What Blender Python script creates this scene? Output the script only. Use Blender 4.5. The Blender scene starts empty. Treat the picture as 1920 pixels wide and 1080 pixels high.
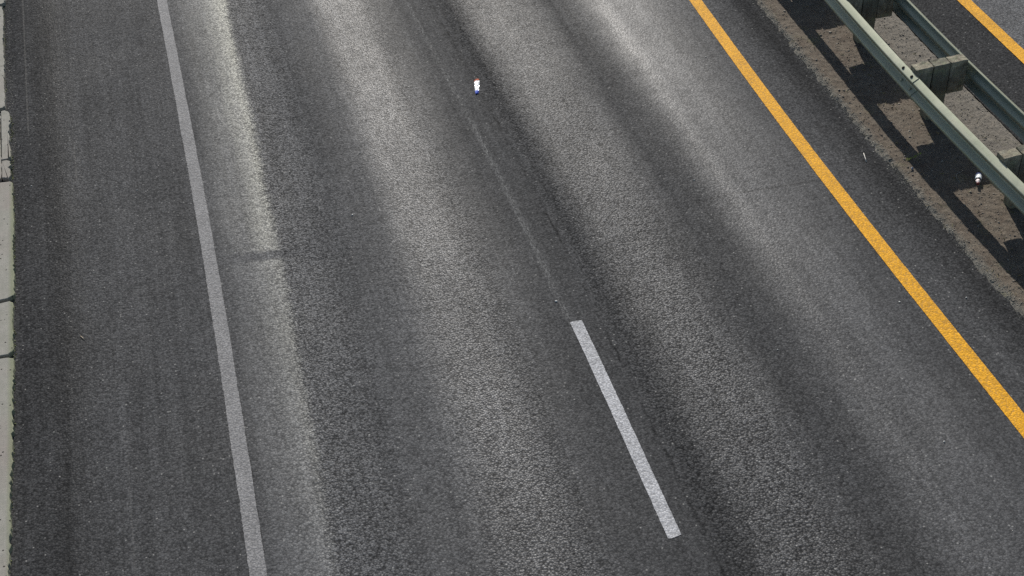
import bpy, bmesh, math, random
import numpy as np
from mathutils import Vector, Matrix

random.seed(7)
rng = np.random.default_rng(7)
scene = bpy.context.scene
C = scene.collection

# ------------------------------------------------------------------ camera
cam_data = bpy.data.cameras.new('camera')
cam = bpy.data.objects.new('camera', cam_data)
C.objects.link(cam)
cam_data.sensor_width = 36.0
cam_data.lens = 36.0 * 2566.4 / 1920.0
cam_data.clip_start = 0.05
cam_data.clip_end = 6000
CAM_R = (0.96298, -0.265835, -0.044741)
CAM_U = (0.206676, 0.621498, 0.755662)
CAM_B = (-0.173075, -0.736934, 0.653432)
M = Matrix((CAM_R, CAM_U, CAM_B)).transposed().to_4x4()
M.translation = Vector((0, 0, 9.8307))
cam.matrix_world = M
scene.camera = cam

# ------------------------------------------------------------------ light
SUN_FROM = Vector((0.42, 1.87, 1.0)).normalized()      # towards the sun
elev = math.asin(SUN_FROM.z)
azim = math.atan2(SUN_FROM.x, SUN_FROM.y)              # clockwise from +Y
world = bpy.data.worlds.new('World')
scene.world = world
world.use_nodes = True
wn = world.node_tree.nodes
wl = world.node_tree.links
bg = wn['Background']
sky = wn.new('ShaderNodeTexSky')
sky.sky_type = 'NISHITA'
sky.sun_disc = False
sky.sun_elevation = elev
sky.sun_rotation = azim
sky.air_density = 1.0
sky.dust_density = 0.8
wl.new(sky.outputs[0], bg.inputs[0])
bg.inputs[1].default_value = 0.075
sun_data = bpy.data.lights.new('sun', 'SUN')
sun_data.energy = 4.4
sun_data.angle = math.radians(0.5)
sun_data.color = (1.0, 0.955, 0.89)
sun = bpy.data.objects.new('sun', sun_data)
C.objects.link(sun)
sun.rotation_euler = SUN_FROM.to_track_quat('Z', 'Y').to_euler()
sun.location = (10, 40, 30)

vs = scene.view_settings
vs.view_transform = 'Standard'
vs.look = 'None'
vs.exposure = 0.5
vs.gamma = 1.0
vs.use_curve_mapping = False
scene.cycles.use_denoising = False
scene.cycles.max_bounces = 6

# ------------------------------------------------------------------ helpers
def obj(name, mesh, mat=None, parent=None):
    o = bpy.data.objects.new(name, mesh)
    C.objects.link(o)
    if mat:
        if not mesh.materials:
            mesh.materials.append(mat)
    if parent:
        o.parent = parent
    return o

def mesh_of(name, verts, faces, smooth=False):
    m = bpy.data.meshes.new(name)
    m.from_pydata([tuple(v) for v in verts], [], [tuple(int(i) for i in f) for f in faces])
    if smooth:
        m.shade_smooth()
    m.update()
    return m

def fast_mesh(name, verts, faces, smooth=False):
    """verts (n,3), faces (m,k) numpy, all faces of k corners"""
    verts = np.asarray(verts, np.float32)
    faces = np.asarray(faces, np.int32)
    m = bpy.data.meshes.new(name)
    k = faces.shape[1]
    m.vertices.add(len(verts))
    m.vertices.foreach_set('co', verts.ravel())
    m.loops.add(faces.size)
    m.loops.foreach_set('vertex_index', faces.ravel())
    m.polygons.add(len(faces))
    m.polygons.foreach_set('loop_start', np.arange(len(faces), dtype=np.int32) * k)
    if smooth:
        m.polygons.foreach_set('use_smooth', np.ones(len(faces), bool))
    m.update(calc_edges=True)
    m.validate()
    return m

def tag(o, label=None, cat=None, group=None, kind=None):
    if label: o['label'] = label
    if cat: o['category'] = cat
    if group: o['group'] = group
    if kind: o['kind'] = kind
    return o

def empty(name, loc=(0, 0, 0)):
    o = bpy.data.objects.new(name, None)
    C.objects.link(o)
    o.location = loc
    o.empty_display_size = 0.2
    return o

# lateral bend of the roadway: the lines sweep very gently; s is the lateral
# position at Y = 12.2 and the road's long axis is Y
ANCH = np.array([-2.73, -0.6204, 3.0022, 6.624, 7.49, 8.1, 8.9, 10.2, 12.0])
QA = np.array([-0.0034, -0.0022, -0.0051, 0.0038, 0.0040, 0.0100, 0.0100, 0.006, 0.006])
QB = np.array([0.0019, 0.0034, -0.0211, 0.0060, 0.0, -0.004, -0.006, -0.002, -0.002])
def bend(s, Y):
    s = np.asarray(s, float)
    d = np.asarray(Y, float) - 12.2
    D = np.interp(s, [7.0, 7.8], [8.0, 4.2])
    d = np.where(d > 0, D * np.tanh(d / D), -6.5 * np.tanh(-d / 6.5))
    a = np.interp(s, ANCH, QA)
    b = np.interp(s, ANCH, QB)
    return s + a * d * d + b * d

Y0, Y1 = -40.0, 140.0
def ysteps(fine=0.25, a=3.0, b=26.0):
    return np.concatenate([np.arange(Y0, a, 2.0), np.arange(a, b, fine), np.arange(b, Y1 + 0.1, 3.0)])

def grid_sheet(name, svals, yvals, zfun, mat, parent=None, sub=False):
    S, Y = np.meshgrid(svals, yvals)
    X = bend(S, Y)
    Z = zfun(S, Y)
    v = np.stack([X, Y, Z], -1).reshape(-1, 3)
    ny, nx = S.shape
    idx = np.arange(ny * nx).reshape(ny, nx)
    f = np.stack([idx[:-1, :-1], idx[:-1, 1:], idx[1:, 1:], idx[1:, :-1]], -1).reshape(-1, 4)
    m = fast_mesh(name, v, f, True)
    uv = m.uv_layers.new(name='road')
    li = np.empty(len(m.loops), np.int32)
    m.loops.foreach_get('vertex_index', li)
    st = np.stack([S.ravel(), Y.ravel()], -1)[li]
    uv.data.foreach_set('uv', st.astype(np.float32).ravel())
    return obj(name, m, mat, parent)

# ------------------------------------------------------------------ node kit
class NT:
    def __init__(self, name):
        self.mat = bpy.data.materials.new(name)
        self.mat.use_nodes = True
        self.t = self.mat.node_tree
        self.n = self.t.nodes
        self.l = self.t.links
        self.bsdf = self.n['Principled BSDF']
    def _set(self, sock, v):
        if isinstance(v, bpy.types.NodeSocket):
            self.l.new(v, sock)
        else:
            sock.default_value = v
    def math(self, op, a, b=0.0, c=0.0, clamp=False):
        n = self.n.new('ShaderNodeMath'); n.operation = op; n.use_clamp = clamp
        self._set(n.inputs[0], a); self._set(n.inputs[1], b); self._set(n.inputs[2], c)
        return n.outputs[0]
    def mul(self, a, b): return self.math('MULTIPLY', a, b)
    def add(self, a, b): return self.math('ADD', a, b)
    def maprange(self, v, a, b, c=0.0, d=1.0, smooth=False):
        n = self.n.new('ShaderNodeMapRange')
        if smooth: n.interpolation_type = 'SMOOTHSTEP'
        self._set(n.inputs[0], v)
        for i, x in enumerate((a, b, c, d)): self._set(n.inputs[i + 1], x)
        return n.outputs[0]
    def mix(self, f, a, b, blend='MIX'):
        n = self.n.new('ShaderNodeMix'); n.data_type = 'RGBA'; n.blend_type = blend
        self._set(n.inputs[0], f)
        self._set(n.inputs[6], a if isinstance(a, bpy.types.NodeSocket) else (*a, 1.0))
        self._set(n.inputs[7], b if isinstance(b, bpy.types.NodeSocket) else (*b, 1.0))
        return n.outputs[2]
    def scale(self, col, f):
        n = self.n.new('ShaderNodeVectorMath'); n.operation = 'SCALE'
        self._set(n.inputs[0], col); self._set(n.inputs[3], f)
        return n.outputs[0]
    def vec(self, v, sc):
        n = self.n.new('ShaderNodeVectorMath'); n.operation = 'MULTIPLY'
        self._set(n.inputs[0], v); n.inputs[1].default_value = sc
        return n.outputs[0]
    def pos(self):
        return self.n.new('ShaderNodeNewGeometry').outputs['Position']
    def objco(self):
        return self.n.new('ShaderNodeTexCoord').outputs['Object']
    def uv(self):
        n = self.n.new('ShaderNodeUVMap'); n.uv_map = 'road'
        return n.outputs[0]
    def sep(self, v):
        n = self.n.new('ShaderNodeSeparateXYZ'); self._set(n.inputs[0], v)
        return n.outputs
    def noise(self, v, scale=1.0, detail=2.0, rough=0.5, dist=0.0):
        n = self.n.new('ShaderNodeTexNoise')
        self._set(n.inputs['Vector'], v)
        n.inputs['Scale'].default_value = scale
        n.inputs['Detail'].default_value = detail
        n.inputs['Roughness'].default_value = rough
        n.inputs['Distortion'].default_value = dist
        return n.outputs[0]
    def voro(self, v, scale, feature='F1', out=0, rand=1.0):
        n = self.n.new('ShaderNodeTexVoronoi'); n.feature = feature
        self._set(n.inputs['Vector'], v)
        n.inputs['Scale'].default_value = scale
        n.inputs['Randomness'].default_value = rand
        return n.outputs[out]
    def ramp(self, v, stops, interp='LINEAR'):
        n = self.n.new('ShaderNodeValToRGB')
        self._set(n.inputs[0], v)
        e = n.color_ramp.elements
        n.color_ramp.interpolation = interp
        while len(e) < len(stops): e.new(1.0)
        for i, (p, c) in enumerate(stops):
            e[i].position = p
            e[i].color = (c, c, c, 1) if not isinstance(c, tuple) else (*c, 1)
        return n.outputs[0]
    def bump(self, h, strength=0.5, dist=0.01, normal=None):
        n = self.n.new('ShaderNodeBump')
        n.inputs['Strength'].default_value = 1.0
        self._set(n.inputs['Strength'], strength)
        n.inputs['Distance'].default_value = dist
        self._set(n.inputs['Height'], h)
        if normal is not None: self.l.new(normal, n.inputs['Normal'])
        return n.outputs[0]
    def out(self, color=None, rough=None, normal=None, spec=None, metal=None):
        b = self.bsdf
        for k, v in (('Base Color', color), ('Roughness', rough), ('Normal', normal),
                     ('Specular IOR Level', spec), ('Metallic', metal)):
            if v is None: continue
            if k == 'Base Color' and not isinstance(v, bpy.types.NodeSocket): v = (*v, 1.0)
            self._set(b.inputs[k], v)
        return self.mat

SMIN, SMAX = -2.9, 7.7
def srgb(v):
    v /= 255.0
    return v / 12.92 if v <= 0.04045 else ((v + 0.055) / 1.055) ** 2.4

# ------------------------------------------------------------------ asphalt
ALB = [(-2.75, 66), (-2.45, 63), (-2.20, 52), (-1.92, 73), (-1.4, 76), (-0.75, 74), (-0.50, 79), (-0.35, 86), (-0.05, 98),
       (0.12, 104), (0.19, 101), (0.27, 92), (0.6, 91), (1.1, 82), (1.45, 85), (1.72, 88), (2.02, 86),
       (2.36, 79), (2.7, 72), (3.3, 70), (3.52, 68), (3.78, 78), (4.1, 83), (4.35, 80), (4.75, 72), (5.00, 68),
       (5.28, 77), (5.58, 83), (5.95, 82), (6.5, 76), (7.02, 77), (7.3, 60)]
GLOSS = [(-2.65, 0.02), (-2.35, 0.18), (-2.15, 0.36), (-1.85, 0.2), (-1.1, 0.16), (-0.5, 0.18), (-0.25, 0.32), (0.0, 0.40), (0.14, 0.5), (0.19, 0.48),
         (0.28, 0.30), (0.9, 0.10), (1.4, 0.2), (1.75, 0.66), (2.15, 0.66), (2.5, 0.34), (2.93, 0.14), (3.35, 0.08), (3.52, 0.08),
         (3.85, 0.5), (4.2, 0.56), (4.45, 0.44), (4.84, 0.14), (5.15, 0.22), (5.38, 0.48), (5.52, 0.68), (5.66, 0.52), (5.9, 0.50), (6.1, 0.44), (6.44, 0.27),
         (6.9, 0.12), (7.3, 0.02)]
COARSE = [(-2.75, 0.62), (-1.8, 0.5), (-0.7, 0.42), (-0.3, 0.35), (0.15, 0.5), (0.25, 1.0), (0.75, 0.85), (1.1, 0.4), (1.5, 0.55),
          (1.75, 0.85), (2.35, 0.9), (2.6, 0.4), (3.3, 0.35), (3.5, 0.9), (4.3, 1.0), (4.7, 0.55), (5.1, 0.45), (5.6, 0.35),
          (6.5, 0.25), (7.3, 0.5)]
E_FAC = 1.05
JS = 3.345
def make_asphalt(name, mode='main', flat=66, gl=0.15):
    k = NT(name)
    P = k.pos()
    if mode == 'main':
        UV = k.uv()
        st = k.sep(UV)
        s, t = st[0], st[1]
        wob = k.noise(k.vec(UV, (0.8, 0.10, 1)), 1.0, 3.0, 0.6)
        sw = k.add(s, k.mul(k.math('SUBTRACT', wob, 0.5), 0.18))
        sw = k.add(sw, k.mul(k.math('SUBTRACT', k.noise(P, 14.0, 4.0, 0.7), 0.5), 0.16))
        sw = k.add(sw, k.mul(k.math('SUBTRACT', k.noise(k.vec(UV, (2.0, 17.0, 1)), 1.0, 3.0, 0.7), 0.5), 0.13))
        # the wheel paths of the outer lane drift a little against the lines
        dw = k.mul(k.maprange(s, -0.6, 0.0), k.maprange(s, 3.0, 2.3))
        sw = k.math('SUBTRACT', sw, k.mul(dw, k.mul(k.math('SUBTRACT', k.math('MINIMUM', t, 24.0), 12.2), 0.024)))
        u = k.maprange(sw, SMIN, SMAX)
        nm = lambda x: (x - SMIN) / (SMAX - SMIN)
        alb = k.ramp(u, [(nm(a), srgb(b) / E_FAC * 1.01) for a, b in ALB])
        gls = k.ramp(u, [(nm(a), b) for a, b in GLOSS])
        crs = k.ramp(u, [(nm(a), b) for a, b in COARSE])
        streak = k.noise(k.vec(UV, (9.0, 0.16, 1)), 1.0, 4.0, 0.65)
        streak2 = k.noise(k.vec(UV, (30.0, 0.35, 1)), 1.0, 2.0, 0.6)
        val = k.mul(alb, k.maprange(streak, 0.25, 0.75, 0.80, 1.20))
        val = k.mul(val, k.maprange(streak2, 0.25, 0.75, 0.90, 1.10))
        blot = k.noise(k.vec(UV, (1.6, 0.5, 1)), 1.0, 4.0, 0.6)
        val = k.mul(val, k.maprange(blot, 0.25, 0.75, 0.86, 1.14))
        patch = k.noise(P, 4.5, 5.0, 0.7)
        val = k.mul(val, k.maprange(patch, 0.25, 0.75, 0.90, 1.10))
        gls = k.mul(gls, k.mul(k.maprange(blot, 0.2, 0.8, 0.82, 1.18), k.maprange(patch, 0.25, 0.75, 0.88, 1.12)))
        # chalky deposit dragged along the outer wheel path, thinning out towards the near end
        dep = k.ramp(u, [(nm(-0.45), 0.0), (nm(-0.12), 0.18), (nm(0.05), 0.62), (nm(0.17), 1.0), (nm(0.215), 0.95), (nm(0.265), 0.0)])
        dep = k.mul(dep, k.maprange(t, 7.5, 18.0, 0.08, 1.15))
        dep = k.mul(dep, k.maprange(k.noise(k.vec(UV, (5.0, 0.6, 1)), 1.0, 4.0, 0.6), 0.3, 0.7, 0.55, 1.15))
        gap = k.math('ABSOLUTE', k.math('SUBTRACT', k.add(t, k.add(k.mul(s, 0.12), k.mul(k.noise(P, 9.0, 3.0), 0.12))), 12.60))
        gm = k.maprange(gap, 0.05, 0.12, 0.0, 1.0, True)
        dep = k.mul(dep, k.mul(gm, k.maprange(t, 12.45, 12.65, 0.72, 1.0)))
        inb = k.mul(k.maprange(s, -0.35, -0.05), k.maprange(s, 0.7, 0.2))
        seam = k.math('SUBTRACT', 1.0, k.mul(inb, k.math('SUBTRACT', 1.0, gm)))
        val = k.mul(val, k.math('MULTIPLY_ADD', seam, 0.14, 0.86))
        gls = k.mul(gls, k.math('MULTIPLY_ADD', seam, 0.5, 0.5))
        # old worn-off lane line, chalky flecks only
        old = k.math('ABSOLUTE', k.math('SUBTRACT', s, 3.03))
        old = k.mul(k.maprange(old, 0.012, 0.05, 1.0, 0.0, True), k.maprange(k.noise(k.vec(UV, (60, 14, 1)), 1.0, 3.0, 0.7), 0.46, 0.66))
        old = k.mul(old, k.mul(k.maprange(t, 10.1, 10.5), k.maprange(k.noise(k.vec(UV, (1, 0.9, 1)), 1.0, 2.0), 0.3, 0.6, 0.25, 1.0)))
        # thin drag scratches on the shoulder
        scr = None
        for (s0, ta, tb, w, amp) in ((-2.52, 15.9, 30.0, 0.010, 0.9), (-1.97, 14.6, 15.7, 0.010, 0.8), (-2.02, 12.0, 14.4, 0.006, 0.35), (-1.62, 8.0, 10.2, 0.008, 0.3)):
            m_ = k.maprange(k.math('ABSOLUTE', k.math('SUBTRACT', k.add(s, k.mul(wob, 0.05)), s0 + 0.025)), w * 0.4, w * 1.3, amp, 0.0)
            m_ = k.mul(m_, k.mul(k.maprange(t, ta, ta + 0.3), k.maprange(t, tb, tb - 0.3)))
            scr = m_ if scr is None else k.math('MAXIMUM', scr, m_)
        scr = k.mul(scr, k.maprange(k.noise(P, 45.0, 3.0, 0.7), 0.42, 0.62, 0.05, 1.0))
        # fine transverse drag marks
        tra = k.noise(k.vec(UV, (2.5, 34.0, 1)), 1.0, 3.0, 0.6)
        val = k.mul(val, k.maprange(tra, 0.3, 0.7, 0.94, 1.06))
        # ragged construction joint right of the lane dashes
        jn = k.math('ABSOLUTE', k.math('SUBTRACT', k.add(s, k.mul(k.math('SUBTRACT', k.noise(P, 6.0, 5.0, 0.75), 0.5), 0.12)), JS))
        jm = k.mul(k.maprange(jn, 0.004, 0.022, 1.0, 0.0), k.maprange(k.noise(k.vec(UV, (2, 2.2, 1)), 1.0, 4.0, 0.7), 0.42, 0.58))
        val = k.mul(val, k.math('SUBTRACT', 1.0, k.mul(jm, 0.55)))
        # hairline transverse crack in the left-hand lane of the pair
        ck = k.math('ABSOLUTE', k.math('SUBTRACT', k.add(t, k.add(k.mul(s, 0.06), k.mul(k.noise(P, 3.5, 4.0, 0.7), 0.16))), 12.305))
        ckm = k.mul(k.maprange(ck, 0.004, 0.030, 1.0, 0.0), k.mul(k.maprange(s, 4.2, 5.6), k.maprange(s, 6.75, 6.35)))
        val = k.mul(val, k.math('SUBTRACT', 1.0, k.mul(ckm, 0.38)))
    else:
        s = None
        blot = k.noise(P, 1.2, 4.0, 0.6)
        val = k.mul(srgb(flat) / E_FAC * 0.85, k.maprange(blot, 0.25, 0.75, 0.85, 1.15))
        crs = 0.5; gls = gl
    # aggregate
    v1 = k.voro(P, 47.0, 'F1', 0)
    vc = k.voro(P, 47.0, 'F1', 1)
    tone = k.sep(vc)[0]
    g1 = k.noise(P, 92.0, 2.0, 0.75)
    g2 = k.noise(P, 34.0, 3.0, 0.65)
    gamp = k.math('MULTIPLY_ADD', crs, 0.42, 0.48)
    fac = k.math('MULTIPLY_ADD', k.math('SUBTRACT', tone, 0.5), k.mul(gamp, 0.9), 1.0)
    fac = k.mul(fac, k.math('MULTIPLY_ADD', k.math('SUBTRACT', g1, 0.5), k.mul(gamp, 2.7), 1.0))
    fac = k.mul(fac, k.math('MULTIPLY_ADD', k.math('SUBTRACT', g2, 0.5), k.mul(gamp, 1.8), 1.0))
    fac = k.math('MAXIMUM', fac, 0.12)
    pit = k.maprange(v1, 0.46, 0.74, 0.0, 1.0)
    fac = k.mul(fac, k.math('SUBTRACT', 1.0, k.mul(pit, k.math('MULTIPLY_ADD', crs, 0.50, 0.08))))
    val = k.math('MAXIMUM', k.mul(val, fac), 0.006)
    speck = k.mul(k.math('GREATER_THAN', tone, 0.988), k.maprange(v1, 0.42, 0.25))
    col = k.scale((0.995, 1.0, 1.01), val)
    if mode == 'main':
        warm = k.noise(P, 0.7, 3.0)
        col = k.mix(k.maprange(warm, 0.35, 0.7, 0.0, 0.25), col, k.scale((1.03, 1.0, 0.94), val))
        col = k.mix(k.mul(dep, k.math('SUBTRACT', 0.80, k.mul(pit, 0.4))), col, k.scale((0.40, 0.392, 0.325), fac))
        col = k.mix(k.mul(old, 0.68), col, (0.26, 0.26, 0.25))
        col = k.mix(k.mul(scr, 0.5), col, (0.22, 0.21, 0.19))
    col = k.mix(k.mul(speck, 0.6), col, (0.34, 0.33, 0.30))
    h = k.add(k.mul(k.maprange(v1, 0.15, 0.75, 1.0, 0.0), crs), k.mul(g2, 0.8))
    nrm = k.bump(h, 0.5, 0.007)
    rough = k.maprange(gls, 0.0, 1.0, 0.60, 0.41)
    spec = k.mul(k.math('MULTIPLY_ADD', k.mul(gls, gls), 0.075, k.mul(gls, 0.07)), fac)
    return k.out(col, rough, nrm, spec)

M_ASPH = make_asphalt('asphalt_main', 'main')
M_ASPH_SH = make_asphalt('asphalt_far_shoulder', 'plain', 66, 0.08)
M_ASPH_OP = make_asphalt('asphalt_far_lane', 'plain', 104, 0.3)

def make_paint(name, base, worn, spec=0.1, dirty=0.35):
    k = NT(name)
    P = k.pos()
    g = k.noise(P, 92.0, 2.0, 0.75)
    g2 = k.noise(P, 34.0, 4.0, 0.7)
    big = k.noise(P, 2.0, 5.0, 0.65)
    v = k.voro(P, 47.0)
    tone = k.sep(k.voro(P, 47.0, 'F1', 1))[0]
    pit = k.mul(k.maprange(v, 0.44, 0.70), k.maprange(g2, 0.36, 0.58))
    f = k.mul(k.maprange(g, 0.25, 0.75, 0.60, 1.40), k.maprange(g2, 0.3, 0.7, 0.80, 1.18))
    f = k.mul(f, k.mul(k.maprange(big, 0.3, 0.7, 0.86, 1.10), k.maprange(tone, 0.0, 1.0, 0.84, 1.14)))
    col = k.scale(base, f)
    chip = k.math('MAXIMUM', k.mul(pit, 0.9), k.mul(k.maprange(k.noise(P, 55.0, 5.0, 0.78), 0.57, 0.66), k.mul(worn, k.maprange(big, 0.4, 0.6, 0.5, 1.3))))
    col = k.mix(k.math('MULTIPLY', chip, dirty * 2, 0.0, True), col, (0.075, 0.075, 0.077))
    nrm = k.bump(k.add(g, k.maprange(v, 0.2, 0.7, 1.0, 0.0)), 0.4, 0.005)
    return k.out(col, 0.75, nrm, spec)
M_WHITE = make_paint('white_dash_paint', (0.42, 0.42, 0.425), 0.7, 0.1, 0.32)
M_WHITE_OLD = make_paint('greyed_edge_paint', (0.225, 0.221, 0.218), 0.9, 0.1, 0.38)
M_YELLOW = make_paint('yellow_paint', (0.70, 0.34, 0.018), 0.5, 0.1, 0.22)

# ------------------------------------------------------------------ ground & carriageways
k = NT('verge_soil')
P = k.pos()
n = k.noise(P, 6.0, 6.0, 0.7)
n2 = k.noise(P, 0.3, 4.0)
c = k.mix(k.maprange(n, 0.3, 0.7), (0.06, 0.05, 0.032), (0.13, 0.115, 0.075))
c = k.mix(k.maprange(n2, 0.4, 0.6, 0.0, 0.8), c, (0.05, 0.07, 0.025))
M_SOIL = k.out(c, 0.95, k.bump(n, 0.8, 0.05), 0.1)
g = 3000.0
ground = obj('ground', mesh_of('ground', [(-g, -g, -0.09), (g, -g, -0.09), (g, g, -0.09), (-g, g, -0.09)], [(0, 1, 2, 3)]), M_SOIL)
tag(ground, 'wide bare and grassy soil spreading beyond the road', kind='structure')

road = grid_sheet('road', np.array([-3.0, -2.2, -1.4, -0.6, 0.2, 1.0, 1.8, 2.6, 3.4, 4.2, 5.0, 5.8, 6.6, 7.2, 7.75]), ysteps(), lambda s, y: 0 * s, M_ASPH)
tag(road, 'dark grey asphalt carriageway with pale wheel-polished streaks', kind='structure')
far_shoulder = grid_sheet('far_shoulder', np.array([9.22, 9.6, 10.0, 10.5]), ysteps(1.0), lambda s, y: 0 * s, M_ASPH_SH)
tag(far_shoulder, 'narrow dark asphalt shoulder behind the guardrail', kind='structure')
far_road = grid_sheet('far_road', np.array([10.37, 12.0, 16.0, 22.0]), ysteps(1.0), lambda s, y: 0 * s + 0.004, M_ASPH_OP)
tag(far_road, 'lighter asphalt lanes beyond the far yellow line', kind='structure')

def strip(name, s0, s1, ya, yb, mat, parent, z=0.004, step=0.03, jit=0.003, label=None, seed=1):
    r = np.random.default_rng(seed)
    ys = np.linspace(ya, yb, max(2, int((yb - ya) / step)))
    def jitter():
        a = r.normal(0, 1, len(ys))
        a = 0.6 * a + 0.4 * np.convolve(r.normal(0, 1, len(ys) + 10), np.ones(11) / 3.3, 'valid')
        return a * jit
    xl = bend(s0, ys) + jitter()
    xr = bend(s1, ys) + jitter()
    e0 = np.linspace(0, 1, 6)
    v = []
    n = len(ys)
    ncol = 4
    for c in range(ncol + 1):
        f = c / ncol
        yy = ys.copy()
        yy[0] += r.normal(0, jit * 2); yy[-1] += r.normal(0, jit * 2)
        if c in (0, ncol) and (yb - ya) < 5:
            yy[0] += 0.006; yy[-1] -= 0.003
        v.append(np.stack([xl * (1 - f) + xr * f, yy, np.full(n, z)], -1))
    v = np.concatenate(v)
    idx = np.arange((ncol + 1) * n).reshape(ncol + 1, n)
    f = np.stack([idx[:-1, :-1], idx[1:, :-1], idx[1:, 1:], idx[:-1, 1:]], -1).reshape(-1, 4)
    o = obj(name, fast_mesh(name, v, f), mat, parent)
    if label: o['label'] = label
    return o

strip('edge_line', -0.628, -0.478, 2.0, 60.0, M_WHITE_OLD, road, label='greyed white solid edge line beside the shoulder', seed=2)
strip('yellow_line', 6.624, 6.796, 1.0, 60.0, M_YELLOW, road, jit=0.0015, label='orange-yellow solid line beside the median', seed=3)
for i, y in enumerate((-16.96, -4.77, 7.31, 19.62 + 0.9, 31.9, 44.1)):
    strip('lane_dash', 3.020, 3.150, y, y + 3.04, M_WHITE, road, jit=0.002, label='fresh white lane dash between the two lanes' if i == 2 else None, seed=10 + i)
strip('yellow_line', 10.19, 10.372, 1.0, 60.0, M_YELLOW, far_shoulder, z=0.008, jit=0.0015, label='orange-yellow line behind the guardrail', seed=5)

# ------------------------------------------------------------------ numpy value noise
def vnoise(x, y, seed=0):
    xi = np.floor(x).astype(np.int64); yi = np.floor(y).astype(np.int64)
    fx = x - xi; fy = y - yi
    fx = fx * fx * (3 - 2 * fx); fy = fy * fy * (3 - 2 * fy)
    def h(a, b):
        q = (a * 374761393 + b * 668265263 + seed * 1274126177) & 0xffffffff
        q = ((q ^ (q >> 13)) * 1274126177) & 0xffffffff
        return ((q ^ (q >> 16)) & 0xffff) / 65535.0
    return (h(xi, yi) * (1 - fx) + h(xi + 1, yi) * fx) * (1 - fy) + (h(xi, yi + 1) * (1 - fx) + h(xi + 1, yi + 1) * fx) * fy

# ------------------------------------------------------------------ median soil
def smooth(a, b, x):
    u = np.clip((x - a) / (b - a), 0, 1)
    return u * u * (3 - 2 * u)
def median_z(s, y):
    n1 = vnoise(s * 3, y * 3, 1) - 0.5
    n2 = vnoise(s * 14, y * 14, 2) - 0.5
    n3 = vnoise(s * 38, y * 38, 3) - 0.5
    edge = s + 0.04 * (vnoise(s * 0 + 3.1, y * 2.2, 5) - 0.5) + 0.025 * n2
    z = -0.03 + 0.046 * smooth(7.41, 7.60, edge) + 0.012 * n1 + 0.009 * n2 + 0.007 * n3
    z = z - 0.05 * smooth(9.05, 9.35, s)
    return z
k = NT('median_soil')
UV = k.uv()
P = k.pos()
st = k.sep(UV)
n = k.noise(P, 55.0, 4.0, 0.7)
nb = k.noise(P, 5.0, 4.0, 0.6)
ns = k.noise(P, 130.0, 2.0, 0.7)
c = k.mix(k.maprange(nb, 0.32, 0.68), (0.098, 0.076, 0.057), (0.138, 0.116, 0.089))
c = k.mix(k.maprange(k.add(st[0], k.mul(nb, 0.35)), 8.55, 9.0), c, (0.155, 0.140, 0.117))
grey = k.maprange(k.add(st[0], k.mul(k.noise(P, 7.0, 4.0, 0.7), 0.20)), 7.62, 7.74, 1.0, 0.0)
c = k.mix(k.mul(grey, 0.85), c, (0.150, 0.147, 0.128))
moss = k.mul(k.maprange(k.noise(P, 2.6, 4.0, 0.65), 0.60, 0.72), 0.4)
c = k.mix(moss, c, (0.13, 0.13, 0.06))
c = k.mix(k.maprange(k.noise(P, 22.0, 5.0, 0.75), 0.52, 0.70, 0.0, 0.6), c, (0.235, 0.205, 0.16))
c = k.mix(k.maprange(k.noise(P, 17.0, 5.0, 0.75), 0.55, 0.70, 0.0, 0.6), c, (0.074, 0.058, 0.043))
c = k.scale(c, k.mul(k.maprange(n, 0.28, 0.72, 0.55, 1.40), k.maprange(ns, 0.3, 0.7, 0.72, 1.25)))
M_DIRT = k.out(c, 0.95, k.bump(k.add(n, k.mul(ns, 0.5)), 0.7, 0.012), 0.15)
ysd = np.concatenate([np.arange(Y0, 5.0, 1.0), np.arange(5.0, 20.0, 0.016), np.arange(20.0, Y1, 1.0)])
med = grid_sheet('median_ground', np.arange(7.36, 9.40, 0.016), ysd, median_z, M_DIRT)
tag(med, 'strip of brown gritty soil under the guardrail', kind='structure')

# stones in the median soil
def ico():
    bm = bmesh.new()
    bmesh.ops.create_icosphere(bm, subdivisions=1, radius=1.0)
    v = np.array([x.co[:] for x in bm.verts]); f = np.array([[x.index for x in q.verts] for q in bm.faces])
    bm.free()
    return v, f
IV, IF = ico()
def stones(name, s, y, z, r, mat, tint=None):
    N = len(s)
    v = np.repeat(IV[None], N, 0) * (1 + 0.28 * rng.standard_normal((N, len(IV), 1)))
    sc = np.stack([r * rng.uniform(.7, 1.35, N), r * rng.uniform(.7, 1.35, N), r * rng.uniform(.45, .85, N)], -1)
    v = v * sc[:, None]
    a = rng.uniform(0, 6.283, N)
    ca, sa = np.cos(a)[:, None], np.sin(a)[:, None]
    x2 = v[..., 0] * ca - v[..., 1] * sa; y2 = v[..., 0] * sa + v[..., 1] * ca
    v = np.stack([x2, y2, v[..., 2]], -1)
    v += np.stack([bend(s, y), y, z + sc[:, 2] * 0.2], -1)[:, None]
    f = IF[None] + (np.arange(N) * len(IV))[:, None, None]
    return obj(name, fast_mesh(name, v.reshape(-1, 3), f.reshape(-1, 3)), mat)
def stone_mat(name, a, b):
    k = NT(name)
    g = k.n.new('ShaderNodeNewGeometry')
    r = g.outputs['Random Per Island']
    c = k.mix(r, a, b)
    n = k.noise(g.outputs['Position'], 160.0, 2.0)
    c = k.scale(c, k.mul(k.maprange(k.math('FRACT', k.mul(r, 17.3)), 0, 1, 0.6, 1.35), k.maprange(n, .3, .7, .8, 1.2)))
    return k.out(c, 0.85, None, 0.25)
M_STONE = stone_mat('median_stone', (0.095, 0.078, 0.062), (0.19, 0.175, 0.15))
N = 12000
ss = 7.45 + rng.random(N) ** 0.9 * 1.75
yy = rng.uniform(6.0, 19.0, N)
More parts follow.
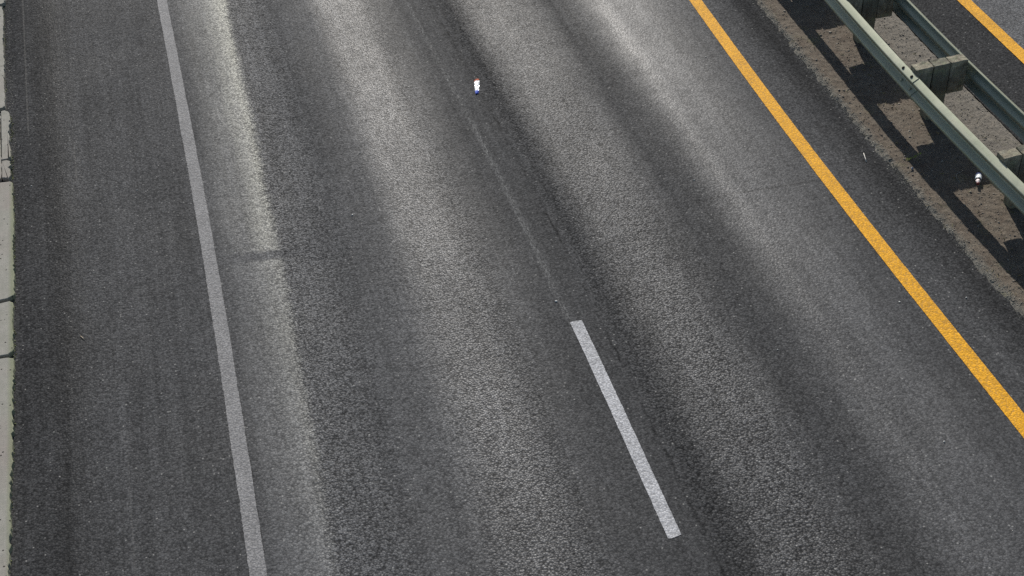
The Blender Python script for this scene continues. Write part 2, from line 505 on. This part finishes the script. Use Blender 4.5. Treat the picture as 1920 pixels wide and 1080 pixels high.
rr = np.clip(rng.lognormal(math.log(0.0048), 0.45, N), 0.0025, 0.016)
near = ss < 7.62
st1 = stones('median_gravel', ss, yy, median_z(ss, yy), rr, M_STONE)
tag(st1, 'loose brown and grey gravel scattered over the median soil', kind='stuff')
N = 6000
M_GRIT = stone_mat('edge_grit', (0.12, 0.117, 0.10), (0.22, 0.215, 0.185))
yy = rng.uniform(6.0, 19.0, N)
ss = 7.545 + 0.04 * rng.standard_normal(N) + 0.04 * (vnoise(yy * 2.2, yy * 0, 9) - 0.5)
rr = np.clip(rng.lognormal(math.log(0.0036), 0.40, N), 0.002, 0.008)
zz = np.maximum(median_z(ss, yy), 0.0)
st2 = stones('edge_gravel', ss, yy, zz, rr, M_GRIT)
tag(st2, 'pale grit banked along the crumbling pavement edge', kind='stuff')
# fine grit blown on to the asphalt
N = 420
yy = rng.uniform(6.0, 20.0, N); ss = rng.uniform(-2.6, 7.4, N)
M_CHIP = stone_mat('stone_chip', (0.16, 0.155, 0.14), (0.34, 0.33, 0.30))
st3 = stones('loose_grit', ss, yy, np.zeros(N), rng.uniform(0.0022, 0.0048, N), M_CHIP)
tag(st3, 'tiny pale grit sprinkled over the asphalt lanes', kind='stuff')
# dry straw litter
k = NT('dry_straw')
r = k.n.new('ShaderNodeNewGeometry').outputs['Random Per Island']
M_STRAW = k.out(k.mix(r, (0.20, 0.15, 0.085), (0.15, 0.15, 0.065)), 0.8, None, 0.2)
V, F = [], []
for i in range(360):
    s = random.uniform(7.52, 9.0); y = random.uniform(6.5, 18)
    L = random.uniform(0.02, 0.07); a = random.uniform(0, 6.28); w = random.uniform(0.0010, 0.0022)
    z = float(median_z(np.array(s), np.array(y))) + 0.006
    x = float(bend(s, y)); dx, dy = math.cos(a) * L / 2, math.sin(a) * L / 2
    px, py = -math.sin(a) * w, math.cos(a) * w
    b = len(V)
    V += [(x - dx - px, y - dy - py, z), (x - dx + px, y - dy + py, z), (x + dx + px, y + dy + py, z + random.uniform(0, .015)), (x + dx - px, y + dy - py, z + .003),
          (x - dx, y - dy, z - .003), (x + dx, y + dy, z - .002)]
    F += [(b, b + 1, b + 2, b + 3), (b, b + 3, b + 5, b + 4), (b + 1, b + 4, b + 5, b + 2)]
o = obj('straw_litter', mesh_of('straw_litter', V, F), M_STRAW)
tag(o, 'dry straw bits lying in the median soil', kind='stuff')

# ------------------------------------------------------------------ concrete gutter on the left
k = NT('gutter_concrete')
P = k.pos()
n = k.noise(P, 7.0, 5.0, 0.65)
nf = k.noise(P, 90.0, 3.0, 0.7)
ln = k.noise(k.vec(P, (60.0, 2.0, 1.0)), 1.0, 3.0, 0.6)
x = k.sep(P)[0]
c = k.mix(k.maprange(n, 0.3, 0.7), (0.225, 0.22, 0.185), (0.285, 0.272, 0.238))
c = k.mix(k.maprange(k.noise(P, 1.3, 3.0), 0.5, 0.7, 0.0, 0.5), c, (0.25, 0.21, 0.19))
mo = k.maprange(k.add(x, k.mul(n, 0.05)), -2.765, -2.72)
c = k.mix(k.mul(mo, 0.6), c, (0.16, 0.18, 0.09))
c = k.scale(c, k.mul(k.maprange(nf, 0.3, 0.7, 0.84, 1.12), k.maprange(ln, 0.3, 0.7, 0.93, 1.05)))
spot = k.mul(k.math('GREATER_THAN', k.sep(k.voro(P, 26.0, 'F1', 1))[1], 0.89), k.maprange(k.voro(P, 26.0), 0.30, 0.22))
c = k.mix(spot, c, (0.035, 0.032, 0.028))
M_CONC = k.out(c, 0.9, k.bump(k.add(nf, k.mul(n, 2.0)), 0.4, 0.006), 0.2)
k = NT('joint_dirt')
P = k.pos()
M_JOINT = k.out(k.mix(k.noise(P, 60.0, 3.0), (0.012, 0.012, 0.011), (0.035, 0.034, 0.026)), 0.95)
gutter = grid_sheet('gutter', np.array([-3.6, -3.1, -2.79]), ysteps(1.0), lambda s, y: 0 * s - 0.022, M_JOINT)
gutter.location.z = 0.0265
tag(gutter, 'pale cracked concrete gutter slabs along the left road edge', kind='structure')
def slab(y0, y1, s0, s1, tilt0=0.0, tilt1=0.0, rag=0.008, ztop=0.030, seed=0, notch=0.0):
    r = np.random.default_rng(seed)
    n = max(4, int((y1 - y0) / 0.035))
    ys = np.linspace(0, 1, n)
    right = []
    for u in ys:
        yb = y0 + (y1 - y0) * u
        e = r.normal(0, rag)
        if notch and r.random() < notch: e -= abs(r.normal(0, 0.022))
        right.append((s1 + e + 0.006 * math.sin(yb * 5), yb))
    # corners knocked off
    right[0] = (s1 - 0.05 * r.random() - 0.02, right[0][1]); right[-1] = (s1 - 0.05 * r.random() - 0.02, right[-1][1])
    m = 5
    top = []
    for i in range(1, m):
        f = i / m
        top.append((s1 - (s1 - s0) * f, y1 + tilt1 * f + r.normal(0, 0.006)))
    bot = []
    for i in range(1, m):
        f = 1 - i / m
        bot.append((s1 - (s1 - s0) * f, y0 + tilt0 * f + r.normal(0, 0.006)))
    ring = right + top + [(s0, y1 + tilt1), (s0, y0 + tilt0)] + bot
    N = len(ring)
    cx = sum(p[0] for p in ring) / N; cy = sum(p[1] for p in ring) / N
    V = []
    for (a, b) in ring: V.append((float(bend(a, b)), b, -0.03))
    for (a, b) in ring: V.append((float(bend(a, b)), b, ztop - 0.004))
    for (a, b) in ring:
        V.append((float(bend(a + (0.005 if a < cx else -0.005), b)), b + (0.005 if b < cy else -0.005), ztop))
    F = [(i, (i + 1) % N, N + (i + 1) % N, N + i) for i in range(N)]
    F += [(N + i, N + (i + 1) % N, 2 * N + (i + 1) % N, 2 * N + i) for i in range(N)]
    F += [tuple(range(2 * N, 3 * N))]
    o = obj('slab', mesh_of('slab', V, F), M_CONC, gutter)
    return o
slab(4.6, 8.05, -3.55, -2.715, seed=1)
slab(8.09, 11.63, -3.55, -2.72, 0, 0.02, rag=0.007, seed=2)
slab(11.68, 12.575, -3.55, -2.730, 0.02, -0.03, rag=0.004, seed=3)
slab(12.63, 14.93, -3.55, -2.725, 0.0, 0.04, rag=0.005, seed=4)
slab(15.0, 16.60, -3.55, -2.862, 0.03, -0.05, rag=0.004, seed=5)
slab(15.0, 15.42, -2.850, -2.752, 0.04, 0.0, rag=0.006, seed=6, notch=0.4)
slab(15.45, 16.62, -2.850, -2.745, 0.0, 0.0, rag=0.007, seed=7, notch=0.12)
slab(16.70, 19.60, -3.55, -2.800, -0.10, 0.0, rag=0.004, seed=8)
slab(19.66, 22.7, -3.55, -2.76, seed=9)
slab(22.75, 25.8, -3.55, -2.74, seed=10)
slab(1.5, 4.55, -3.55, -2.72, seed=11)

N = 1500
M_MOSS = stone_mat('moss', (0.05, 0.062, 0.02), (0.12, 0.135, 0.055))
yy = rng.uniform(6.0, 22.0, N)
yy = yy[vnoise(yy * 3.0, yy * 0, 21) > 0.35]
ss = np.where(yy > 16.66, -2.80, -2.735) + 0.012 * rng.standard_normal(len(yy))
mo_ = stones('moss_fringe', ss, yy, np.zeros(len(yy)) + 0.002, rng.uniform(0.003, 0.0085, len(yy)), M_MOSS)
tag(mo_, 'dull green moss fringe along the concrete gutter edge', kind='stuff')
N = 700
yy = rng.uniform(14.8, 20.0, N); ss = -2.73 + 0.035 * rng.standard_normal(N)
gr_ = stones('gutter_grit', ss, yy, np.zeros(N), rng.uniform(0.002, 0.007, N), M_GRIT)
tag(gr_, 'loose grit gathered beside the broken gutter slabs', kind='stuff')

# ------------------------------------------------------------------ guardrail
k = NT('galvanised_steel')
P = k.pos()
n = k.noise(P, 5.0, 5.0, 0.6)
n2 = k.noise(k.vec(P, (30.0, 1.5, 30.0)), 1.0, 4.0, 0.6)
nf = k.noise(P, 70.0, 3.0, 0.6)
c = k.mix(k.maprange(n, 0.3, 0.7), (0.27, 0.285, 0.215), (0.335, 0.335, 0.265))
c = k.mix(k.maprange(n2, 0.35, 0.7, 0.0, 0.45), c, (0.26, 0.295, 0.19))
c = k.scale(c, k.mul(k.maprange(nf, 0.3, 0.7, 0.93, 1.07), k.maprange(k.noise(P, 1.1, 3.0), 0.3, 0.7, 0.92, 1.08)))
c = k.mix(k.maprange(k.noise(k.vec(P, (9.0, 26.0, 9.0)), 1.0, 5.0, 0.75), 0.56, 0.72, 0.0, 0.45), c, (0.20, 0.185, 0.13))
c = k.mix(k.maprange(k.noise(k.vec(P, (60.0, 1.2, 60.0)), 1.0, 4.0, 0.7), 0.58, 0.68, 0.0, 0.5), c, (0.24, 0.25, 0.19))
M_ZINC = k.out(c, k.maprange(n, 0.3, 0.7, 0.48, 0.58), None, 0.35, 0.62)
k = NT('dark_bolt_steel')
M_BOLT = k.out(k.mix(k.noise(k.pos(), 120.0, 3.0), (0.012, 0.011, 0.01), (0.04, 0.028, 0.02)), 0.75, None, 0.2)
k = NT('weathered_post_wood')
P = k.pos()
grain = k.noise(k.vec(P, (70.0, 70.0, 3.0)), 1.0, 4.0, 0.65)
bl = k.noise(P, 16.0, 4.0, 0.65)
fine = k.noise(P, 90.0, 3.0, 0.7)
c = k.mix(k.maprange(bl, 0.32, 0.68), (0.145, 0.125, 0.09), (0.34, 0.315, 0.235))
c = k.mix(k.maprange(k.noise(P, 9.0, 3.0), 0.55, 0.68, 0.0, 0.7), c, (0.20, 0.21, 0.13))
c = k.scale(c, k.mul(k.maprange(grain, 0.3, 0.7, 0.72, 1.2), k.maprange(fine, 0.3, 0.7, 0.75, 1.2)))
M_WOOD = k.out(c, 0.9, k.bump(k.add(grain, fine), 0.6, 0.008), 0.15)

M_POST = M_WOOD.copy(); M_POST.name = 'darker_post_wood'
for nd in M_POST.node_tree.nodes:
    if nd.type == 'MIX' and abs(nd.inputs[7].default_value[0] - 0.34) < 1e-3: nd.inputs[7].default_value = (0.20, 0.20, 0.15, 1)

SP = 1.937
PY = 12.605
HW = [(0.156, 0.005), (0.1535, 0.009), (0.113, 0.073), (0.109, 0.078), (0.104, 0.0815), (0.097, 0.083), (0.086, 0.082), (0.076, 0.078),
      (0.068, 0.070), (0.062, 0.060), (0.032, 0.014), (0.025, 0.006), (0.015, 0.001), (0.0, 0.0)]
PROF = HW + [(-a, b) for a, b in HW[-2::-1]]
TH = 0.0032
def profile_loop():
    P = np.array(PROF)
    t = np.gradient(P, axis=0); t /= np.linalg.norm(t, axis=1)[:, None]
    nrm = np.stack([-t[:, 1], t[:, 0]], -1)
    q = P + nrm * TH if (nrm[5, 1] < 0) else P - nrm * TH
    return np.concatenate([P, q[::-1]])
LOOP = profile_loop()
def beam_mesh(sx, side, zc, ya, yb, off=0.0):
    """side -1: the corrugation bulges to -X"""
    ys = np.linspace(ya, yb, max(2, int((yb - ya) / 0.25)) + 1)
    n = len(LOOP)
    V = []
    for y in ys:
        bx = float(bend(sx, y))
        for (z, d) in LOOP:
            V.append((bx + side * (d + off), y, zc + z))
    F = []
    for i in range(len(ys) - 1):
        for j in range(n):
            a, b = i * n + j, i * n + (j + 1) % n
            f = (a, b, b + n, a + n)
            F.append(f if side < 0 else f[::-1])
    e0 = [tuple(range(n))]; e1 = [tuple((len(ys) - 1) * n + j for j in range(n))]
    m = len(PROF)
    for i0, fl in ((0, False), ((len(ys) - 1) * n, True)):
        for j in range(m - 1):
            q = (i0 + j, i0 + j + 1, i0 + n - 2 - j, i0 + n - 1 - j)
            F.append(q if fl else q[::-1])
    me = mesh_of('beam', V, F, True)
    bm = bmesh.new(); bm.from_mesh(me); bmesh.ops.recalc_face_normals(bm, faces=bm.faces); bm.to_mesh(me); bm.free()
    me.set_sharp_from_angle(angle=math.radians(50))
    return me

def bolt_mesh():
    bm = bmesh.new()
    rings = [(0.016, -0.002), (0.0165, 0.004), (0.013, 0.009), (0.007, 0.012)]
    prev = None
    for (r, h) in rings:
        ring = [bm.verts.new((math.cos(a) * r, math.sin(a) * r * 1.25, h)) for a in [i * 2 * math.pi / 10 for i in range(10)]]
        if prev:
            for i in range(10): bm.faces.new((prev[i], prev[(i + 1) % 10], ring[(i + 1) % 10], ring[i]))
        prev = ring
    bm.faces.new(prev)
    me = bpy.data.meshes.new('bolt'); bm.to_mesh(me); bm.free(); me.shade_smooth(); me.materials.append(M_BOLT)
    return me
BOLT = bolt_mesh()
BOLT_Z = BOLT.copy(); BOLT_Z.materials.clear(); BOLT_Z.materials.append(M_ZINC)

rail = empty('median_guardrail', (8.45, PY, 0.0))
tag(rail, 'double-sided galvanised steel guardrail on weathered timber posts in the median', 'guardrail')
def sub(o, parent):
    """parent keeping the world place"""
    o.parent = parent
    chain = Vector((0, 0, 0)); p = parent
    while p: chain += p.location; p = p.parent
    o.location = Vector(o.location) - chain
    return o

def wood_block(name, sx, y, z0, z1, wx, wy, seed, mat=None):
    r = random.Random(seed)
    bm = bmesh.new()
    bmesh.ops.create_cube(bm, size=1.0)
    bmesh.ops.subdivide_edges(bm, edges=bm.edges[:], cuts=2, use_grid_fill=True)
    for v in bm.verts:
        top = v.co.z > 0.49
        v.co.x = v.co.x * wx + r.gauss(0, 0.0022)
        v.co.y = v.co.y * wy + r.gauss(0, 0.0022)
        v.co.z = (z0 + z1) / 2 + v.co.z * (z1 - z0) + (r.gauss(0, 0.003) if top else 0)
    bmesh.ops.bevel(bm, geom=[e for e in bm.edges if len(e.link_faces) == 2 and e.calc_face_angle() > 1.0], offset=0.006, segments=1, affect='EDGES')
    me = bpy.data.meshes.new(name); bm.to_mesh(me); bm.free()
    o = obj(name, me, mat or M_WOOD)
    o.location = (float(bend(sx, y)), y, 0)
    return o

BS0, BW = 8.118, 0.234      # near face of the near blockout, depth of each timber
ZN, ZF = 0.572, 0.590       # beam centre heights
post_ys = [PY + SP * i for i in range(-4, 6)]
for i, y in enumerate(post_ys):
    p = sub(wood_block('post', BS0 + 1.5 * BW, y, -0.08, 0.792 + random.uniform(-.006, .006), BW - 0.012, 0.155, 100 + i, M_POST), rail)
    for q in (0, 2):
        b = sub(wood_block('blockout', BS0 + (q + 0.5) * BW, y + random.uniform(-.008, .008), 0.350, 0.786 + random.uniform(-.008, .008), BW - 0.008, 0.152, 200 + 3 * i + q), p)
        b.rotation_euler.z = random.uniform(-0.03, 0.03)
PAN = 2 * SP
SEAM = 12.44
def beams(sx, side, zc, seam, seed):
    for j in range(-2, 3):
        ya = seam + PAN * j
        yb = ya + PAN + 0.30
        me = beam_mesh(sx, side, zc, ya, yb, 0.0)
        # each panel's near end laps over the one before it
        ov = np.empty(len(me.vertices) * 3, np.float32)
        me.vertices.foreach_get('co', ov); ov = ov.reshape(-1, 3)
        u = np.clip((ov[:, 1] - ya) / (yb - ya), 0, 1)
        ov[:, 0] += side * 0.0055 * (1 - u); ov[:, 2] += 0.004 * (1 - u)
        me.vertices.foreach_set('co', ov.ravel()); me.update()
        b = obj('beam', me, M_ZINC)
        sub(b, rail)
        b['label'] = 'W-shaped steel beam facing the near lanes' if side < 0 else 'W-shaped steel beam facing the far lanes'
        for dy in (0.095, 0.31):
            for (zz, dd) in ((0.132, 0.043), (0.046, 0.038), (-0.046, 0.038), (-0.132, 0.043)):
                bo = obj('splice_bolt', BOLT if zz > 0.1 else BOLT_Z)
                sgn = 1 if zz in (0.132, -0.046) else -1
                nx = side * (0.52 if abs(zz) > .1 else 0.6); nz = sgn * 0.83
                bo.rotation_euler = Vector((nx, 0, nz)).to_track_quat('Z', 'Y').to_euler()
                y = ya + dy
                bo.location = (float(bend(sx, y)) + side * (dd + 0.006), y, zc + zz + 0.004)
                sub(bo, b)
beams(BS0 - 0.001, -1, ZN, SEAM, 1)
beams(BS0 + 3 * BW + 0.001, 1, ZF, SEAM - SP * 0 + 1.937, 2)

# ------------------------------------------------------------------ small things
def tube_mesh(name, pts, radii, seg=8, cap=True):
    pts = [Vector(p) for p in pts]
    bm = bmesh.new()
    prev = None
    for i, p in enumerate(pts):
        t = (pts[min(i + 1, len(pts) - 1)] - pts[max(i - 1, 0)]).normalized()
        a = t.cross(Vector((0.13, 0.2, 1.0))).normalized(); b = a.cross(t).normalized()
        r = radii[i] if hasattr(radii, '__len__') else radii
        ring = [bm.verts.new(p + (a * math.cos(q) + b * math.sin(q)) * r) for q in [j * 2 * math.pi / seg for j in range(seg)]]
        if prev:
            for j in range(seg): bm.faces.new((prev[j], prev[(j + 1) % seg], ring[(j + 1) % seg], ring[j]))
        else:
            first = ring
        prev = ring
    if cap:
        bm.faces.new(prev); bm.faces.new(first[::-1])
    bmesh.ops.recalc_face_normals(bm, faces=bm.faces)
    me = bpy.data.meshes.new(name); bm.to_mesh(me); bm.free(); me.shade_smooth()
    return me
def plain(name, col, rough=0.5, spec=0.4, amp=0.15, sc=60.0):
    k = NT(name)
    n = k.noise(k.pos(), sc, 3.0, 0.6)
    return k.out(k.scale(col, k.maprange(n, .3, .7, 1 - amp, 1 + amp)), rough, None, spec)

# discarded bottle under the rail
bott = empty('discarded_bottle', (8.312, 11.175, 0.02))
tag(bott, 'small discarded white bottle with blue base and reddish cap under the guardrail', 'bottle')
d = Vector((-0.105, -0.165, 0.012)); L = d.length; d.normalize()
def along(a, b, rr, name, mat, seg=14):
    n = len(rr)
    pts = [d * (a + (b - a) * i / (n - 1)) + Vector((0, 0, 0.036)) for i in range(n)]
    o = obj(name, tube_mesh(name, pts, rr, seg), mat, bott)
    return o
along(-0.110, -0.072, [0.026, 0.034, 0.037], 'base', plain('bottle_blue', (0.10, 0.14, 0.50)))
along(-0.072, 0.018, [0.037, 0.0375, 0.037, 0.037, 0.0365], 'body', plain('bottle_white', (0.85, 0.87, 0.87)))
along(0.018, 0.040, [0.0366, 0.034, 0.028], 'label_band', plain('bottle_band', (0.02, 0.02, 0.025)))
along(0.040, 0.085, [0.028, 0.021, 0.017, 0.016], 'neck', plain('bottle_neck', (0.80, 0.70, 0.68)))
along(0.085, 0.110, [0.018, 0.018, 0.017], 'cap', plain('bottle_cap', (0.13, 0.03, 0.03)))

# curled wire beside the bottle
pts = [(8.11, 11.22, .012), (8.115, 11.27, .014), (8.12, 11.33, .02), (8.16, 11.385, .024), (8.22, 11.41, .018), (8.28, 11.44, .014)]
o = obj('bent_wire', tube_mesh('bent_wire', pts, 0.003, 6), plain('wire', (0.16, 0.16, 0.15)))
tag(o, 'thin grey bent wire lying in the shade beside the bottle', 'wire')
# pale stick on the shoulder
pts = [(7.335, 12.145, .006), (7.318, 12.09, .009), (7.302, 12.03, .007), (7.286, 11.975, .006)]
o = obj('pale_stick', tube_mesh('pale_stick', pts, [0.004, 0.0055, 0.005, 0.006], 7), plain('stick', (0.50, 0.48, 0.43)))
tag(o, 'short pale stick lying on the inner shoulder by the gravel edge', 'stick')
pts = [(-2.032, 11.79, .005), (-2.015, 11.755, .008), (-1.992, 11.718, .005)]
o = obj('straw_stem', tube_mesh('straw_stem', pts, [0.003, 0.004, 0.003], 6), plain('stem', (0.36, 0.29, 0.20)))
tag(o, 'tiny tan straw stem lying on the left shoulder', 'straw')

# weed sprig in the shadow edge
weed = empty('weed_sprig', (7.78, 11.82, 0.01))
tag(weed, 'small yellow-green weed sprig growing at the edge of the rail shadow', 'weed')
M_LEAF = plain('weed_leaf', (0.20, 0.24, 0.045), 0.7, 0.2, 0.3)
M_STEM = plain('weed_stem', (0.16, 0.19, 0.05), 0.7, 0.2, 0.2)
obj('stem', tube_mesh('stem', [(-0.03, 0, 0.0), (0.02, 0.0, 0.035), (0.075, 0.008, 0.05), (0.12, 0.012, 0.06)], [0.004, 0.003, 0.0025, 0.0015], 6), M_STEM, weed)
for i in range(15):
    u = i / 14
    b = Vector((-0.05 + 0.17 * u, random.uniform(-.01, .02), 0.012 + 0.05 * u))
    a = random.uniform(-1.2, 1.2) + (math.pi if random.random() < .3 else 0)
    l = random.uniform(0.022, 0.042); w = l * 0.30
    dv = Vector((math.cos(a), math.sin(a), random.uniform(0.1, 0.7))).normalized()
    sv = dv.cross(Vector((0, 0, 1))).normalized() * w
    up = Vector((0, 0, 0.004))
    vv = [b, b + dv * l * .5 + sv + up, b + dv * l, b + dv * l * .5 - sv + up, b + dv * l * .5]
    obj('leaf', mesh_of('leaf', vv, [(0, 4, 1), (1, 4, 2), (0, 3, 4), (4, 3, 2)]), M_LEAF, weed)

# added strip standing in for a glint; its colours paint the red-blue dispersion
def glint_strip(name, ya, yb, w0, w1, seed, mat, parent):
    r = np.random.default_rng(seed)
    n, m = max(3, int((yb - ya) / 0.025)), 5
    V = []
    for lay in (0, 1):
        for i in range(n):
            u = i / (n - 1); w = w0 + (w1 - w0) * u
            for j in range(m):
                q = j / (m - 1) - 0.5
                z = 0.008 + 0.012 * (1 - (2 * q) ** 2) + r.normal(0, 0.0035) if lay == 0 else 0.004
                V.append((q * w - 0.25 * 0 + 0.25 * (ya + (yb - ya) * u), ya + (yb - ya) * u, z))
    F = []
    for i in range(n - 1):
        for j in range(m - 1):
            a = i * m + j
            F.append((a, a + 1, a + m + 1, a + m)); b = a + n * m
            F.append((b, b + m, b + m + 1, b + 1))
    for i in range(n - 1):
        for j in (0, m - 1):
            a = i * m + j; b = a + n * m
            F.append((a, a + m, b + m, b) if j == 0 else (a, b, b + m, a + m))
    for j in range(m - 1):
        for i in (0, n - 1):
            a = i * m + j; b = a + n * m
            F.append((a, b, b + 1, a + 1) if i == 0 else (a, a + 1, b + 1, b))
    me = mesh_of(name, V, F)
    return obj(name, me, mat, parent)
fo = empty('painted_glint', (3.25, 15.18, 0.0))
tag(fo, 'white glint with red and blue fringes, painted on an added strip between the lanes', 'glint')
glint_strip('body', -0.115, 0.115, 0.050, 0.076, 1, plain('glint_white', (0.92, 0.92, 0.90), 0.32, 1.0, 0.03), fo)
glint_strip('blue_fringe', -0.180, -0.114, 0.036, 0.056, 2, plain('glint_blue', (0.05, 0.10, 0.50), 0.6, 0.3), fo)
glint_strip('red_fringe', 0.114, 0.158, 0.080, 0.056, 3, plain('glint_red', (0.34, 0.06, 0.02), 0.7, 0.2), fo)

# loose stone chips one can pick out
def pebble(name, s, y, r, mat, label, cat, group=None, seed=0, z=0.0):
    q = np.random.default_rng(seed)
    v = IV * (1 + 0.18 * q.standard_normal((len(IV), 1))) * np.array([q.uniform(.8, 1.3), q.uniform(.8, 1.3), .7]) * r
    bm = bmesh.new()
    bv = [bm.verts.new(x) for x in v]
    for f in IF: bm.faces.new([bv[i] for i in f])
    me = bpy.data.meshes.new(name); bm.to_mesh(me); bm.free()
    o = obj(name, me, mat)
    o.location = (s, y, z + r * 0.5)
    tag(o, label, cat, group)
M_PEB = plain('pale_pebble', (0.55, 0.54, 0.50), 0.8, 0.2)
M_BLUE = plain('blue_grey_pebble', (0.22, 0.23, 0.27), 0.8, 0.2)
PEB = [(1.482, 14.177, 'in the left lane, high above the others'), (-1.27, 14.30, 'on the left shoulder near the white edge line'), (-2.53, 14.82, 'on the left shoulder beside the concrete gutter'),
       (2.08, 10.93, 'in the left lane, level with the top of the dash'), (3.0, 10.72, 'just above the top end of the white dash'), (6.47, 9.56, 'just left of the near yellow line'),
       (7.165, 9.40, 'between the near yellow line and the gravel edge'), (4.95, 9.28, 'in the middle of the right lane, right of the dash'), (1.16, 12.95, 'in the left lane near the chalky streak'),
       (5.2, 12.3, 'in the right lane beside the hairline crack'), (6.36, 14.85, 'by the near yellow line close to the top'), (5.93, 7.62, 'in the bottom right part of the right lane')]
for i, (x, y, where) in enumerate(PEB):
    pebble('stone_chip', x, y, random.uniform(0.008, 0.012), M_PEB, 'tiny pale stone chip ' + where, 'stone', 'stone chips on the asphalt', 40 + i)
pebble('median_stone', 7.72, 11.655, 0.022, M_BLUE, 'blue-grey pebble beside the weed sprig at the shadow edge', 'stone', None, 77, 0.015)
